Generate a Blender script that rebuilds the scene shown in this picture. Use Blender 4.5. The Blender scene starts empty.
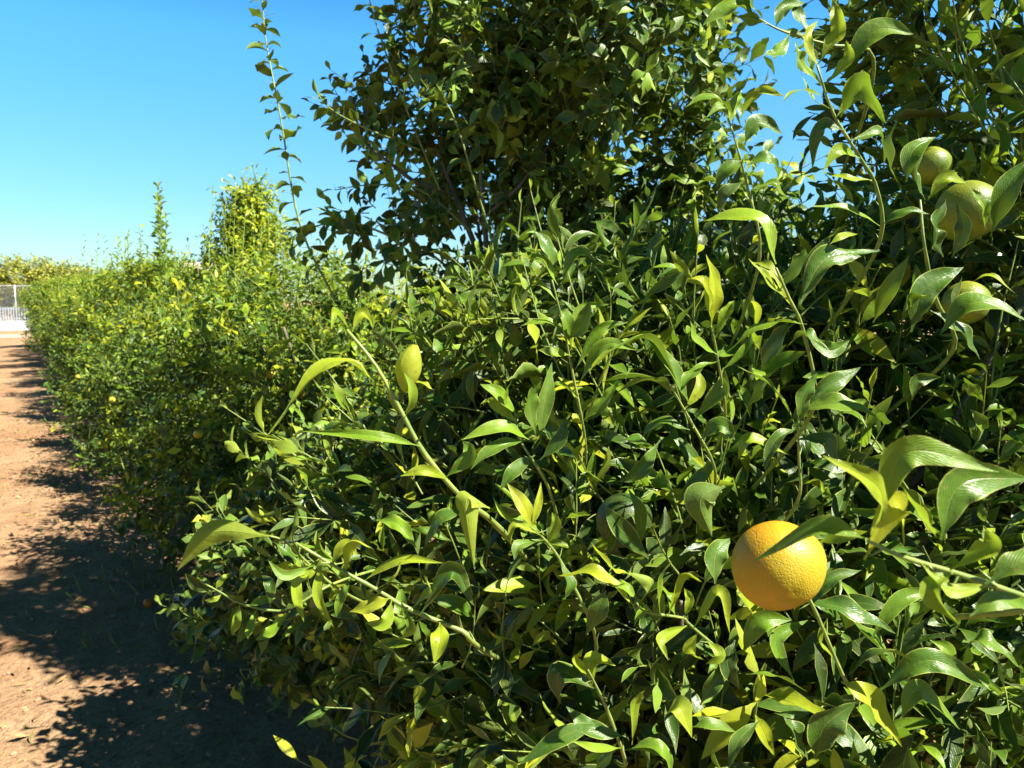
import bpy, math, random
import numpy as np
from mathutils import Vector, noise as mnoise

R = math.radians
rng = np.random.default_rng(11)
random.seed(5)
SC = bpy.context.scene
COL = SC.collection

# ---------------------------------------------------------------- camera frame
CAM = np.array((0.0, 0.0, 1.5))
FPX = 773.0
YAW, PITCH = R(33.5), R(6.2)
FWD = np.array((math.sin(YAW) * math.cos(PITCH), math.cos(YAW) * math.cos(PITCH), -math.sin(PITCH)))
RGT = np.array((math.cos(YAW), -math.sin(YAW), 0.0))
UPV = np.cross(RGT, FWD)


def at(px, py, z):
    """world point seen at pixel (px, py) of the photograph at depth z metres"""
    return CAM + z * (FWD + (px - 512) / FPX * RGT - (py - 384) / FPX * UPV)


def pix(p):
    d = np.asarray(p) - CAM
    z = d @ FWD
    return 512 + FPX * (d @ RGT) / z, 384 - FPX * (d @ UPV) / z, z


def ground_at(px, py, h=0.0):
    r = FWD + (px - 512) / FPX * RGT - (py - 384) / FPX * UPV
    t = (h - CAM[2]) / r[2]
    return CAM + t * r


def cf(x, z, h):
    """camera-frame ground coordinates (right x, ahead z) and height -> world"""
    return np.array((x * math.cos(YAW) + z * math.sin(YAW), -x * math.sin(YAW) + z * math.cos(YAW), h))


def nrm(v):
    v = np.asarray(v, float)
    return v / np.maximum(np.linalg.norm(v, axis=-1, keepdims=True), 1e-9)


# ---------------------------------------------------------------- scene objects
def tag(o, label=None, cat=None, group=None, kind=None):
    if label: o['label'] = label
    if cat: o['category'] = cat
    if group: o['group'] = group
    if kind: o['kind'] = kind
    return o


def empty(name, loc, label=None, cat=None, group=None, kind=None):
    o = bpy.data.objects.new(name, None)
    COL.objects.link(o)
    o.location = tuple(loc)
    o.empty_display_size = .1
    return tag(o, label, cat, group, kind)


class MB:
    """collects quads / triangles with uv, tint and material slot, links them as one mesh object"""
    def __init__(self):
        self.v, self.f4, self.f3, self.uv, self.t, self.m4, self.m3 = [], [], [], [], [], [], []
        self.n = 0

    def add(self, verts, quads=None, tris=None, uv=None, tint=None, mat=0):
        verts = np.asarray(verts, float).reshape(-1, 3)
        k = len(verts)
        self.v.append(verts)
        self.uv.append(np.zeros((k, 2)) if uv is None else np.asarray(uv, float).reshape(-1, 2))
        self.t.append(np.zeros(k) if tint is None else np.broadcast_to(np.asarray(tint, float).reshape(-1), (k,)))
        if quads is not None and len(quads):
            q = np.asarray(quads, int).reshape(-1, 4)
            self.f4.append(q + self.n); self.m4.append(np.full(len(q), mat))
        if tris is not None and len(tris):
            q = np.asarray(tris, int).reshape(-1, 3)
            self.f3.append(q + self.n); self.m3.append(np.full(len(q), mat))
        self.n += k

    def build(self, name, mats, parent=None, origin=None, smooth=True):
        V = np.concatenate(self.v)
        if origin is not None: V = V - np.asarray(origin)
        UV = np.concatenate(self.uv); T = np.concatenate(self.t)
        Q = np.concatenate(self.f4) if self.f4 else np.zeros((0, 4), int)
        Tr = np.concatenate(self.f3) if self.f3 else np.zeros((0, 3), int)
        M = np.concatenate(self.m4 + self.m3) if (self.f4 or self.f3) else np.zeros(0, int)
        me = bpy.data.meshes.new(name)
        me.vertices.add(len(V)); me.vertices.foreach_set('co', V.astype(np.float32).ravel())
        li = np.concatenate((Q.ravel(), Tr.ravel())).astype(np.int32)
        me.loops.add(len(li)); me.loops.foreach_set('vertex_index', li)
        ls = np.concatenate((np.arange(len(Q)) * 4, len(Q) * 4 + np.arange(len(Tr)) * 3)).astype(np.int32)
        me.polygons.add(len(ls)); me.polygons.foreach_set('loop_start', ls)
        me.polygons.foreach_set('material_index', M.astype(np.int32))
        me.polygons.foreach_set('use_smooth', np.full(len(ls), smooth))
        l = me.uv_layers.new(name='UVMap')
        l.data.foreach_set('uv', UV[li].astype(np.float32).ravel())
        a = me.attributes.new('tint', 'FLOAT', 'POINT')
        a.data.foreach_set('value', T.astype(np.float32))
        me.update(calc_edges=True); me.validate()
        for m in (mats if isinstance(mats, (list, tuple)) else [mats]): me.materials.append(m)
        o = bpy.data.objects.new(name, me)
        COL.objects.link(o)
        if parent is not None:
            o.parent = parent
        elif origin is not None:
            o.location = tuple(origin)
        return o


# ---------------------------------------------------------------- shape helpers
def tube(mb, pts, radii, seg=6, mat=0, tint=0.0, cap=True):
    pts = np.asarray(pts, float); k = len(pts)
    radii = np.broadcast_to(np.asarray(radii, float), (k,))
    tan = nrm(np.gradient(pts, axis=0))
    ref = np.array((0.31, 0.17, .93)) if abs(tan[0][2]) < .9 else np.array((1., .1, 0.))
    a = nrm(np.cross(tan, ref)); b = np.cross(tan, a)
    ph = np.linspace(0, 2 * math.pi, seg, endpoint=False)
    ring = pts[:, None] + radii[:, None, None] * (np.cos(ph)[None, :, None] * a[:, None] + np.sin(ph)[None, :, None] * b[:, None])
    V = ring.reshape(-1, 3)
    i = np.arange(k - 1)[:, None]; j = np.arange(seg)[None]
    q = np.stack((i * seg + j, i * seg + (j + 1) % seg, (i + 1) * seg + (j + 1) % seg, (i + 1) * seg + j), -1).reshape(-1, 4)
    tr = []
    if cap:
        V = np.concatenate((V, pts[-1:] + tan[-1:] * radii[-1] * .6))
        tr = [((k - 1) * seg + jj, (k - 1) * seg + (jj + 1) % seg, k * seg) for jj in range(seg)]
    uv = np.zeros((len(V), 2)); uv[:k * seg, 1] = np.repeat(np.arange(k), seg)
    mb.add(V, q, tr, uv, tint, mat)


def spline(ctrl, n):
    """Catmull-Rom through control points"""
    P = np.asarray(ctrl, float)
    P = np.concatenate((2 * P[:1] - P[1:2], P, 2 * P[-1:] - P[-2:-1]))
    out = []
    m = len(P) - 3
    for s in np.linspace(0, m, n):
        i = min(int(s), m - 1); t = s - i
        a, b, c, d = P[i:i + 4]
        out.append(.5 * (2 * b + (c - a) * t + (2 * a - 5 * b + 4 * c - d) * t * t + (3 * b - a - 3 * c + d) * t ** 3))
    return np.array(out)


def wprofile(u, pet=.08):
    w = np.sin(math.pi * np.clip((u - pet) / (1 - pet), 0, 1) ** .85) ** 1.08
    return np.maximum(w, np.where(u < pet + .03, .085, .0)) + .004


def leaves(mb, P, D, N, L, W, bend, fold, twist, wave, tint, nu=6, nv=2, mat=0):
    """many curled leaves at once. P base, D direction, N upper-side normal, arrays of length n"""
    n = len(P)
    if n == 0: return
    u = np.linspace(0, 1, nu + 1); v = np.linspace(-1, 1, nv + 1)
    U, Vv = np.meshgrid(u, v, indexing='ij')
    w = wprofile(U)
    D = nrm(D); N = nrm(N - (N * D).sum(1, keepdims=True) * D); S = np.cross(N, D)
    k = np.where(np.abs(bend) < .02, .02, bend)[:, None, None]
    th = k * U[None]
    X = np.sin(th) / k * L[:, None, None]
    Z = -(1 - np.cos(th)) / k * L[:, None, None]
    fo = fold[:, None, None]
    half = W[:, None, None] * .5 * w[None]
    cy = half * Vv[None] * np.cos(fo)
    cz = half * np.abs(Vv[None]) * np.sin(fo)
    ph = rng.uniform(0, 6.28, (n, 1, 1)); fq = rng.uniform(6, 13, (n, 1, 1))
    cz = cz + wave[:, None, None] * half * np.sin(fq * U[None] + ph) * Vv[None] * (np.abs(Vv[None]))
    tw = twist[:, None, None] * U[None]
    ry = cy * np.cos(tw) - cz * np.sin(tw); rz = cy * np.sin(tw) + cz * np.cos(tw)
    ct, st = np.cos(th), np.sin(th)
    A = X + st * rz; B = Z + ct * rz
    V = P[:, None, None] + A[..., None] * D[:, None, None] + B[..., None] * N[:, None, None] + ry[..., None] * S[:, None, None]
    m = (nu + 1) * (nv + 1)
    i = np.arange(nu)[:, None]; j = np.arange(nv)[None]
    q = np.stack((i * (nv + 1) + j, (i + 1) * (nv + 1) + j, (i + 1) * (nv + 1) + j + 1, i * (nv + 1) + j + 1), -1).reshape(-1, 4)
    Q = (np.arange(n)[:, None, None] * m + q[None]).reshape(-1, 4)
    uv = np.broadcast_to(np.stack((U, Vv * .5 + .5), -1)[None], (n, nu + 1, nv + 1, 2)).reshape(-1, 2)
    mb.add(V.reshape(-1, 3), Q, None, uv, np.repeat(tint, m), mat)


def shoots(mb, P, D, Ls, K, L0, W0, tint0, keep=None, nu=6, nv=2, stem_r=.0016, up=.55, out=None, bend=(.6, .6),
           fold=(.35, .3), wave=.25, sag=.25, grav=.15, young=.45, stem_mat=1, seg=4, upw=.75, rand=.6):
    """leafy shoots: a green stem with K alternate leaves each"""
    n = len(P); D = nrm(D)
    ref = nrm(rng.normal(size=(n, 3)))
    e1 = nrm(np.cross(D, ref)); e2 = np.cross(D, e1)
    curve = np.stack((rng.normal(0, sag, n), rng.normal(0, sag, n)), 1)
    upv = np.array((0, 0, 1.0))

    def sp(t):
        return P + (Ls * t)[:, None] * D + (Ls * t * t)[:, None] * (curve[:, :1] * e1 + curve[:, 1:] * e2 + up * .25 * upv)
    alive = np.ones(n, bool)
    if keep is not None:
        alive = keep(P) & keep(sp(np.ones(n)))
    ph0 = rng.uniform(0, 6.28, n)
    acc = []
    for j in range(K):
        t = np.full(n, (j + .6) / K) + rng.normal(0, .3 / K, n)
        t = np.clip(t, .02, 1)
        b = sp(t)
        tn = nrm(sp(np.minimum(t + .05, 1.05)) - sp(t - .05))
        ph = ph0 + j * 2.4 + rng.normal(0, .25, n)
        rad = np.cos(ph)[:, None] * e1 + np.sin(ph)[:, None] * e2
        al = (1.25 - .75 * t + rng.normal(0, .18, n))[:, None]
        ld = nrm(tn * np.cos(al) + rad * np.sin(al) - grav * upv)
        hint = upv * upw + tn * .35 + rng.normal(0, rand, (n, 3)) + (0 if out is None else out * .45)
        L = L0 * rng.uniform(.55, 1.12, n) * (1 - .45 * t ** 2.5)
        W = L * W0 * rng.uniform(.8, 1.2, n)
        ti = np.clip(tint0 + young * t ** 3 * rng.uniform(.2, 1, n) + rng.normal(0, .07, n), 0, 1)
        ok = alive & (rng.random(n) > .1)
        if keep is not None:
            ok &= keep(b) & keep(b + ld * L[:, None])
        acc.append((b[ok], ld[ok], hint[ok], L[ok], W[ok], ti[ok]))
    b, ld, hint, L, W, ti = [np.concatenate(x) for x in zip(*acc)]
    k = len(b)
    leaves(mb, b, ld, hint, L, W, rng.normal(bend[0], bend[1], k), np.abs(rng.normal(fold[0], fold[1], k)),
           rng.normal(0, .45, k), np.abs(rng.normal(0, wave, k)), ti, nu, nv, 0)
    # stems
    idx = np.where(alive)[0]
    ts = np.linspace(-.12, 1, 4)
    pts = np.stack([sp(np.full(n, t))[idx] for t in ts], 1)
    ph = np.linspace(0, 2 * math.pi, seg, endpoint=False)
    ring = np.cos(ph)[None, :, None] * e1[idx][:, None] + np.sin(ph)[None, :, None] * e2[idx][:, None]
    rr = stem_r * np.linspace(1.25, .5, 4)
    V = pts[:, :, None] + rr[None, :, None, None] * ring[:, None]
    m = 4 * seg
    i = np.arange(3)[:, None]; jj = np.arange(seg)[None]
    q = np.stack((i * seg + jj, i * seg + (jj + 1) % seg, (i + 1) * seg + (jj + 1) % seg, (i + 1) * seg + jj), -1).reshape(-1, 4)
    Q = (np.arange(len(idx))[:, None, None] * m + q[None]).reshape(-1, 4)
    mb.add(V.reshape(-1, 3), Q, None, None, .4, stem_mat)
    return k


def growth(m, young_share, old=(.10, .08), young=(.55, .16)):
    y = rng.random(m) < young_share
    return np.clip(np.where(y, rng.normal(*young, m), rng.normal(*old, m)), 0, .95)


def lobe_samples(c, r, n, p=5.0, zmin=.08, outw=1.0, upw=.55, rnd=.5, gap=0.0):
    s = nrm(rng.normal(size=(n, 3)))
    rr = rng.random(n) ** (1 / p)
    c = np.asarray(c, float); r = np.broadcast_to(np.asarray(r, float), (3,))
    pos = c + s * rr[:, None] * r
    # lumpy outline
    lump = np.array([mnoise.noise(Vector(tuple(q * 3.1))) + 1.1 * mnoise.noise(Vector(tuple(q * 1.5 + 3.3))) for q in pos])
    pos = c + (pos - c) * (1 + .24 * lump)[:, None]
    o = nrm(s / r)
    d = nrm(o * outw + np.array((0, 0, upw)) + rng.normal(0, rnd, (n, 3)))
    ok = pos[:, 2] > zmin
    if gap:
        g = np.array([mnoise.noise(Vector(tuple(q * gap + 7.7))) for q in pos])
        ok &= g > rng.normal(-.02, .06, n)
    return pos[ok], d[ok], o[ok]


def long_shoot(mb, ctrl, n_leaf, L0, W0, tint, r=.004, nu=6, nv=4, thorn=0.0, spread=1.15, grav=.2, bend=(.7, .5), taper=.55, fold=(.4, .25), n=18, leaf_from=.12, wave=.3):
    P = spline(ctrl, n)
    tube(mb, P, np.linspace(r, r * .35, n), 6, 1, .5)
    T = nrm(np.gradient(P, axis=0))
    ts = np.linspace(leaf_from, 1, n_leaf) + rng.normal(0, .3 / n_leaf, n_leaf)
    ts = np.clip(ts, 0, 1)
    ph = rng.uniform(0, 6.28) + np.arange(n_leaf) * 2.4
    fi = ts * (n - 1); i0 = np.minimum(fi.astype(int), n - 2); f = (fi - i0)[:, None]
    b = P[i0] * (1 - f) + P[i0 + 1] * f
    t = T[i0]
    e1 = nrm(np.cross(t, np.array((.3, .2, .95)))); e2 = np.cross(t, e1)
    rad = np.cos(ph)[:, None] * e1 + np.sin(ph)[:, None] * e2
    al = (spread - .6 * ts ** 2)[:, None] + rng.normal(0, .15, (n_leaf, 1))
    ld = nrm(t * np.cos(al) + rad * np.sin(al) - np.array((0, 0, grav)))
    L = L0 * rng.uniform(.6, 1.1, n_leaf) * (1 - taper * ts ** 2)
    hint = np.array((0, 0, .8)) + t * .4 + rng.normal(0, .3, (n_leaf, 3))
    leaves(mb, b, ld, hint, L, L * W0 * rng.uniform(.85, 1.15, n_leaf), rng.normal(*bend, n_leaf), np.abs(rng.normal(*fold, n_leaf)),
           rng.normal(0, .4, n_leaf), np.abs(rng.normal(0, wave, n_leaf)), np.clip(tint + rng.normal(0, .1, n_leaf) + .25 * ts ** 2, 0, 1), nu, nv, 0)
    if thorn:
        for i in range(n_leaf):
            d = nrm(-ld[i] * .3 + np.cross(t[i], rad[i]) * .9 + t[i] * .3)
            tube(mb, [b[i], b[i] + d * thorn * .6, b[i] + d * thorn], [.0011, .0006, .0002], 4, 1, .5)


# ---------------------------------------------------------------- materials
class NT:
    def __init__(self, name):
        self.m = bpy.data.materials.new(name); self.m.use_nodes = True
        self.t = self.m.node_tree; self.t.nodes.clear()
        self.out = self.n('ShaderNodeOutputMaterial')

    def n(self, kind, **kw):
        x = self.t.nodes.new(kind)
        for k, v in kw.items(): setattr(x, k, v)
        return x

    def l(self, a, b): self.t.links.new(a, b)

    def mix(self, fac, a, b, blend='MIX'):
        x = self.n('ShaderNodeMix', data_type='RGBA', blend_type=blend)
        for s, val in ((x.inputs[0], fac), (x.inputs[6], a), (x.inputs[7], b)):
            if hasattr(val, 'is_linked'): self.l(val, s)
            else: s.default_value = val if isinstance(val, (int, float)) else (*val, 1)[:4]
        return x.outputs[2]

    def math(self, op, a, b=None, clamp=False):
        x = self.n('ShaderNodeMath', operation=op, use_clamp=clamp)
        for s, val in zip(x.inputs, (a, b)):
            if val is None: continue
            if hasattr(val, 'is_linked'): self.l(val, s)
            else: s.default_value = val
        return x.outputs[0]

    def ramp(self, fac, stops):
        x = self.n('ShaderNodeValToRGB'); self.l(fac, x.inputs[0])
        e = x.color_ramp.elements
        while len(e) < len(stops): e.new(.5)
        for q, (p, c) in zip(e, stops):
            q.position = p; q.color = (*c, 1)[:4]
        return x.outputs[0]

    def noise(self, vec, scale, detail=4, rough=.55):
        x = self.n('ShaderNodeTexNoise'); x.inputs['Scale'].default_value = scale
        x.inputs['Detail'].default_value = detail; x.inputs['Roughness'].default_value = rough
        if vec is not None: self.l(vec, x.inputs['Vector'])
        return x.outputs[0]

    def bump(self, h, strength, dist, normal=None):
        x = self.n('ShaderNodeBump'); self.l(h, x.inputs['Height'])
        x.inputs['Strength'].default_value = strength; x.inputs['Distance'].default_value = dist
        if normal is not None: self.l(normal, x.inputs['Normal'])
        return x.outputs[0]

    def pbsdf(self, col, rough, spec=.5, normal=None):
        p = self.n('ShaderNodeBsdfPrincipled')
        for s, val in (('Base Color', col), ('Roughness', rough), ('Specular IOR Level', spec)):
            if hasattr(val, 'is_linked'): self.l(val, p.inputs[s])
            else: p.inputs[s].default_value = val if isinstance(val, (int, float)) else (*val, 1)[:4]
        if normal is not None: self.l(normal, p.inputs['Normal'])
        return p

    def surf(self, s): self.l(s, self.out.inputs['Surface']); return self.m


def leaf_material(name, stops, rough=.36, veins=True, transl=.55, spec=.26):
    t = NT(name)
    at_ = t.n('ShaderNodeAttribute', attribute_name='tint')
    geo = t.n('ShaderNodeNewGeometry'); tc = t.n('ShaderNodeTexCoord')
    col = t.ramp(at_.outputs['Fac'], stops)
    blot = t.noise(tc.outputs['Object'], 38, 3)
    col = t.mix(t.math('MULTIPLY', blot, .16), col, t.mix(.5, col, (.30, .33, .04)))
    hs = t.n('ShaderNodeHueSaturation'); t.l(col, hs.inputs['Color'])
    isl = geo.outputs['Random Per Island']
    mr = t.n('ShaderNodeMapRange'); t.l(isl, mr.inputs[0]); mr.inputs[3].default_value = .75; mr.inputs[4].default_value = 1.25
    t.l(mr.outputs[0], hs.inputs['Value'])
    mr2 = t.n('ShaderNodeMapRange'); t.l(isl, mr2.inputs[0]); mr2.inputs[3].default_value = .512; mr2.inputs[4].default_value = .488
    t.l(mr2.outputs[0], hs.inputs['Hue'])
    col = hs.outputs[0]
    sp_ = t.n('ShaderNodeTexVoronoi'); sp_.inputs['Scale'].default_value = 85; t.l(tc.outputs['Object'], sp_.inputs['Vector'])
    spot = t.math('LESS_THAN', sp_.outputs['Distance'], t.math('MULTIPLY', t.noise(tc.outputs['Object'], 9, 2), .26))
    col = t.mix(t.math('MULTIPLY', spot, .55), col, (.16, .13, .03))
    dust = t.ramp(t.noise(tc.outputs['Object'], 24, 4), [(.45, (0, 0, 0)), (.75, (.30, .30, .30))])
    col = t.mix(dust, col, t.mix(.6, col, (.24, .24, .11)))
    normal = None
    if veins:
        uv = t.n('ShaderNodeUVMap'); sx = t.n('ShaderNodeSeparateXYZ'); t.l(uv.outputs[0], sx.inputs[0])
        av = t.math('ABSOLUTE', t.math('SUBTRACT', sx.outputs[1], .5))
        mid = t.math('SUBTRACT', 1.0, t.math('MULTIPLY', av, 24.0), True)
        sv = t.math('SINE', t.math('MULTIPLY', t.math('SUBTRACT', sx.outputs[0], t.math('MULTIPLY', av, .5)), 62.0))
        svp = t.math('POWER', t.math('ABSOLUTE', sv), 6.0)
        vein = t.math('MAXIMUM', mid, t.math('MULTIPLY', svp, .24))
        col = t.mix(t.math('MULTIPLY', vein, .45), col, t.mix(.5, col, (.38, .42, .10)))
        edge = t.math('GREATER_THAN', av, .462)
        col = t.mix(t.math('MULTIPLY', edge, .6), col, (.36, .38, .08))
        h = t.math('ADD', t.math('MULTIPLY', vein, -.6), t.noise(tc.outputs['Object'], 160, 2))
        normal = t.bump(h, .5, .0013)
    back = geo.outputs['Backfacing']
    under = t.mix(.30, col, (.20, .25, .06))
    colf = t.mix(back, col, under)
    rr = t.math('ADD', t.math('MULTIPLY', back, .22), t.math('ADD', t.math('MULTIPLY', dust, .6), rough - .03))
    p = t.pbsdf(colf, rr, spec, normal)
    tr = t.n('ShaderNodeBsdfTranslucent')
    tcol = t.mix(.3, col, (.30, .50, .015))
    t.l(tcol, tr.inputs['Color'])
    mx = t.n('ShaderNodeMixShader'); t.l(t.math('ADD', t.math('MULTIPLY', at_.outputs['Fac'], transl), .025), mx.inputs[0])
    t.l(p.outputs[0], mx.inputs[1]); t.l(tr.outputs[0], mx.inputs[2])
    return t.surf(mx.outputs[0])


ORANGE_LEAF = leaf_material('orange_leaf', [(0, (.010, .034, .007)), (.28, (.040, .110, .010)), (.55, (.155, .275, .014)), (1, (.50, .52, .028))], .34)
LEMON_LEAF = leaf_material('lemon_leaf', [(0, (.012, .036, .008)), (.30, (.045, .118, .015)), (.6, (.15, .265, .022)), (1, (.44, .47, .05))], .38, transl=.36)
ROW_LEAF = leaf_material('row_leaf', [(0, (.012, .036, .007)), (.33, (.042, .108, .011)), (.6, (.18, .295, .015)), (1, (.50, .51, .025))], .42, veins=False, transl=.55)
FAR_LEAF = leaf_material('far_leaf', [(0, (.09, .12, .015)), (.5, (.22, .23, .025)), (1, (.34, .32, .04))], .55, veins=False, transl=.3)


def stem_material():
    t = NT('green_stem'); tc = t.n('ShaderNodeTexCoord')
    c = t.ramp(t.noise(tc.outputs['Object'], 60, 3), [(.3, (.10, .17, .03)), (.7, (.24, .29, .06))])
    return t.surf(t.pbsdf(c, .45, .45, t.bump(t.noise(tc.outputs['Object'], 300, 2), .3, .0006)).outputs[0])


def bark_material():
    t = NT('bark'); tc = t.n('ShaderNodeTexCoord')
    mp = t.n('ShaderNodeMapping'); mp.inputs['Scale'].default_value = (40, 40, 9); t.l(tc.outputs['Object'], mp.inputs[0])
    n = t.noise(mp.outputs[0], 1.0, 5)
    c = t.ramp(n, [(.3, (.07, .055, .04)), (.7, (.20, .165, .12))])
    return t.surf(t.pbsdf(c, .85, .2, t.bump(n, .7, .006)).outputs[0])


STEM, BARK = stem_material(), bark_material()


def peel_material(name, a, b, mixpos=(.35, .65), scar=True):
    t = NT(name); tc = t.n('ShaderNodeTexCoord')
    n = t.noise(tc.outputs['Object'], 22, 3)
    sx = t.n('ShaderNodeSeparateXYZ'); t.l(tc.outputs['Object'], sx.inputs[0])
    n2 = t.math('ADD', n, t.math('MULTIPLY', sx.outputs[2], 5.0))
    c = t.ramp(n2, [(mixpos[0], b), (mixpos[1], a)])
    v = t.n('ShaderNodeTexVoronoi'); v.inputs['Scale'].default_value = 520; t.l(tc.outputs['Object'], v.inputs['Vector'])
    pit = t.math('SUBTRACT', 1.0, t.math('MULTIPLY', v.outputs['Distance'], 1.9), True)
    c = t.mix(t.math('MULTIPLY', pit, .18), c, t.mix(.5, c, (.95, .75, .2)))
    if scar:
        s = t.noise(tc.outputs['Object'], 60, 5, .7)
        c = t.mix(t.ramp(s, [(.62, (0, 0, 0)), (.67, (.5, .5, .5))]), c, (.24, .15, .03))
        c = t.mix(t.ramp(t.noise(tc.outputs['Object'], 34, 4, .65), [(.45, (0, 0, 0)), (.68, (.5, .5, .5))]), c, (.34, .30, .02))
    nb = t.bump(pit, .4, -.0007, t.bump(t.noise(tc.outputs['Object'], 90, 2), .3, .002))
    return t.surf(t.pbsdf(c, .42, .28, nb).outputs[0])


PEEL_RIPE = peel_material('orange_peel', (.58, .245, .009), (.34, .25, .014), (.36, .62))
PEEL_TURN = peel_material('turning_peel', (.23, .24, .014), (.05, .11, .013), (.3, .7), False)
PEEL_GREEN = peel_material('green_peel', (.018, .052, .008), (.03, .055, .008), (.3, .7), False)
PEEL_MANDARIN = peel_material('mandarin_peel', (.50, .36, .02), (.34, .32, .03), (.3, .7), False)
PEEL_FALLEN = peel_material('fallen_peel', (.75, .16, .02), (.55, .14, .02), (.3, .7), True)


def ground_material():
    t = NT('red_soil'); tc = t.n('ShaderNodeTexCoord'); o = tc.outputs['Object']
    big = t.noise(o, .55, 5); mid = t.noise(o, 5, 6, .62); fine = t.noise(o, 46, 5, .65); grit = t.noise(o, 190, 3, .6)
    c = t.ramp(mid, [(.28, (.205, .098, .045)), (.5, (.30, .172, .085)), (.74, (.38, .250, .135))])
    c = t.mix(t.ramp(big, [(.4, (0, 0, 0)), (.66, (.55, .55, .55))]), c, (.40, .285, .155))
    c = t.mix(t.ramp(fine, [(.36, (.65, .65, .65)), (.52, (0, 0, 0))]), c, (.17, .085, .048))
    c = t.mix(t.ramp(grit, [(.6, (0, 0, 0)), (.72, (.7, .7, .7))]), c, (.45, .34, .20))
    h = t.math('ADD', t.math('MULTIPLY', fine, 1.0), t.math('ADD', t.math('MULTIPLY', grit, .35), t.math('MULTIPLY', mid, 1.6)))
    return t.surf(t.pbsdf(c, .95, .12, t.bump(h, .75, .022)).outputs[0])


def plain(name, col, rough=.8, var=.25, scale=6, spec=.3, metallic=0.0, bump=.2):
    t = NT(name); tc = t.n('ShaderNodeTexCoord')
    n = t.noise(tc.outputs['Object'], scale, 5)
    d = tuple(x * (1 - var) for x in col); e = tuple(min(1, x * (1 + var * .6)) for x in col)
    p = t.pbsdf(t.ramp(n, [(.3, d), (.7, e)]), rough, spec, t.bump(n, bump, .01))
    p.inputs['Metallic'].default_value = metallic
    return t.surf(p.outputs[0])


SOIL = ground_material()
CLOD = plain('soil_clod', (.36, .215, .125), .95, .5, 9, .1)
TRACK = plain('pale_track_earth', (.47, .34, .235), .95, .25, 2.5, .1)
LITTER = plain('dry_leaf', (.30, .19, .08), .8, .55, 14, .2)
WEED = leaf_material('weed_blade', [(0, (.07, .11, .02)), (1, (.22, .26, .05))], .5, veins=False, transl=.3)
WHITEWASH = plain('whitewash', (.50, .50, .49), .85, .1, 3, .2)
PANEL = plain('pale_panel', (.30, .32, .35), .6, .12, 2, .3)
STEELM = plain('galvanised_steel', (.55, .56, .57), .45, .12, 20, .5, .6)
ROOF = plain('faded_roof_tile', (.44, .35, .30), .85, .25, 3, .2)
HOUSEWALL = plain('old_render', (.50, .42, .36), .9, .2, 2, .2)
DARKGLASS = plain('window_glass', (.03, .035, .04), .1, .1, 1, .5)

# ---------------------------------------------------------------- ground
def ground_height(x, y):
    h = .030 * mnoise.noise(Vector((x * .9, y * .9, 0))) + .016 * mnoise.noise(Vector((x * 3.3, y * 3.3, 4))) + .007 * mnoise.noise(Vector((x * 11, y * 11, 9)))
    # soil slightly banked up along the tree row
    h += .07 * math.exp(-((x - 1.75) / .8) ** 2) if y < 32 else 0
    return h * max(0.0, min(1.0, (60 - math.hypot(x, y)) / 30))


xs = np.concatenate((-np.geomspace(400, 3.2, 26), np.arange(-3, 4.01, .035), np.geomspace(4.2, 400, 26)))
ys = np.concatenate((-np.geomspace(400, 2.2, 24), np.arange(-2, 9, .035), np.geomspace(9.05, 26, 120), np.geomspace(27, 600, 40)))
GX, GY = np.meshgrid(xs, ys, indexing='ij')
GZ = np.array([ground_height(a, b) for a, b in zip(GX.ravel(), GY.ravel())])
nx, ny = len(xs), len(ys)
ii, jj = np.meshgrid(np.arange(nx - 1), np.arange(ny - 1), indexing='ij')
quads = np.stack((ii * ny + jj, (ii + 1) * ny + jj, (ii + 1) * ny + jj + 1, ii * ny + jj + 1), -1).reshape(-1, 4)
mb = MB(); mb.add(np.stack((GX.ravel(), GY.ravel(), GZ), 1), quads)
tag(mb.build('ground', SOIL), kind='structure')

# pale cross track at the far end of the path, just before the wall
mb = MB()
mb.add([(-40, 36.6, .012), (14, 36.6, .012), (14, 40.2, .012), (-40, 40.2, .012)], [(0, 1, 2, 3)])
tag(mb.build('track', TRACK), kind='structure')

# clods and pebbles
mb = MB()
ico = np.array([(0, 0, 1), (.894, 0, .447), (.276, .851, .447), (-.724, .526, .447), (-.724, -.526, .447), (.276, -.851, .447),
                (.724, .526, -.447), (-.276, .851, -.447), (-.894, 0, -.447), (-.276, -.851, -.447), (.724, -.526, -.447), (0, 0, -1)])
icof = np.array([(0, 1, 2), (0, 2, 3), (0, 3, 4), (0, 4, 5), (0, 5, 1), (1, 6, 2), (2, 7, 3), (3, 8, 4), (4, 9, 5), (5, 10, 1),
                 (6, 7, 2), (7, 8, 3), (8, 9, 4), (9, 10, 5), (10, 6, 1), (11, 7, 6), (11, 8, 7), (11, 9, 8), (11, 10, 9), (11, 6, 10)])
for _ in range(4200):
    y = 1.5 + 11 * random.random() ** 1.6; x = random.uniform(-1.0, 2.2)
    s = random.choice((.003, .004, .005, .006, .006, .008, .011)) * random.uniform(.7, 1.3)
    v = ico * np.array((random.uniform(.7, 1.3), random.uniform(.7, 1.3), random.uniform(.5, .8))) * s * rng.uniform(.75, 1.25, (12, 1))
    mb.add(v + (x, y, ground_height(x, y) + s * .2), None, icof)
tag(mb.build('soil_clods', CLOD, smooth=False), kind='stuff')

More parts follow.
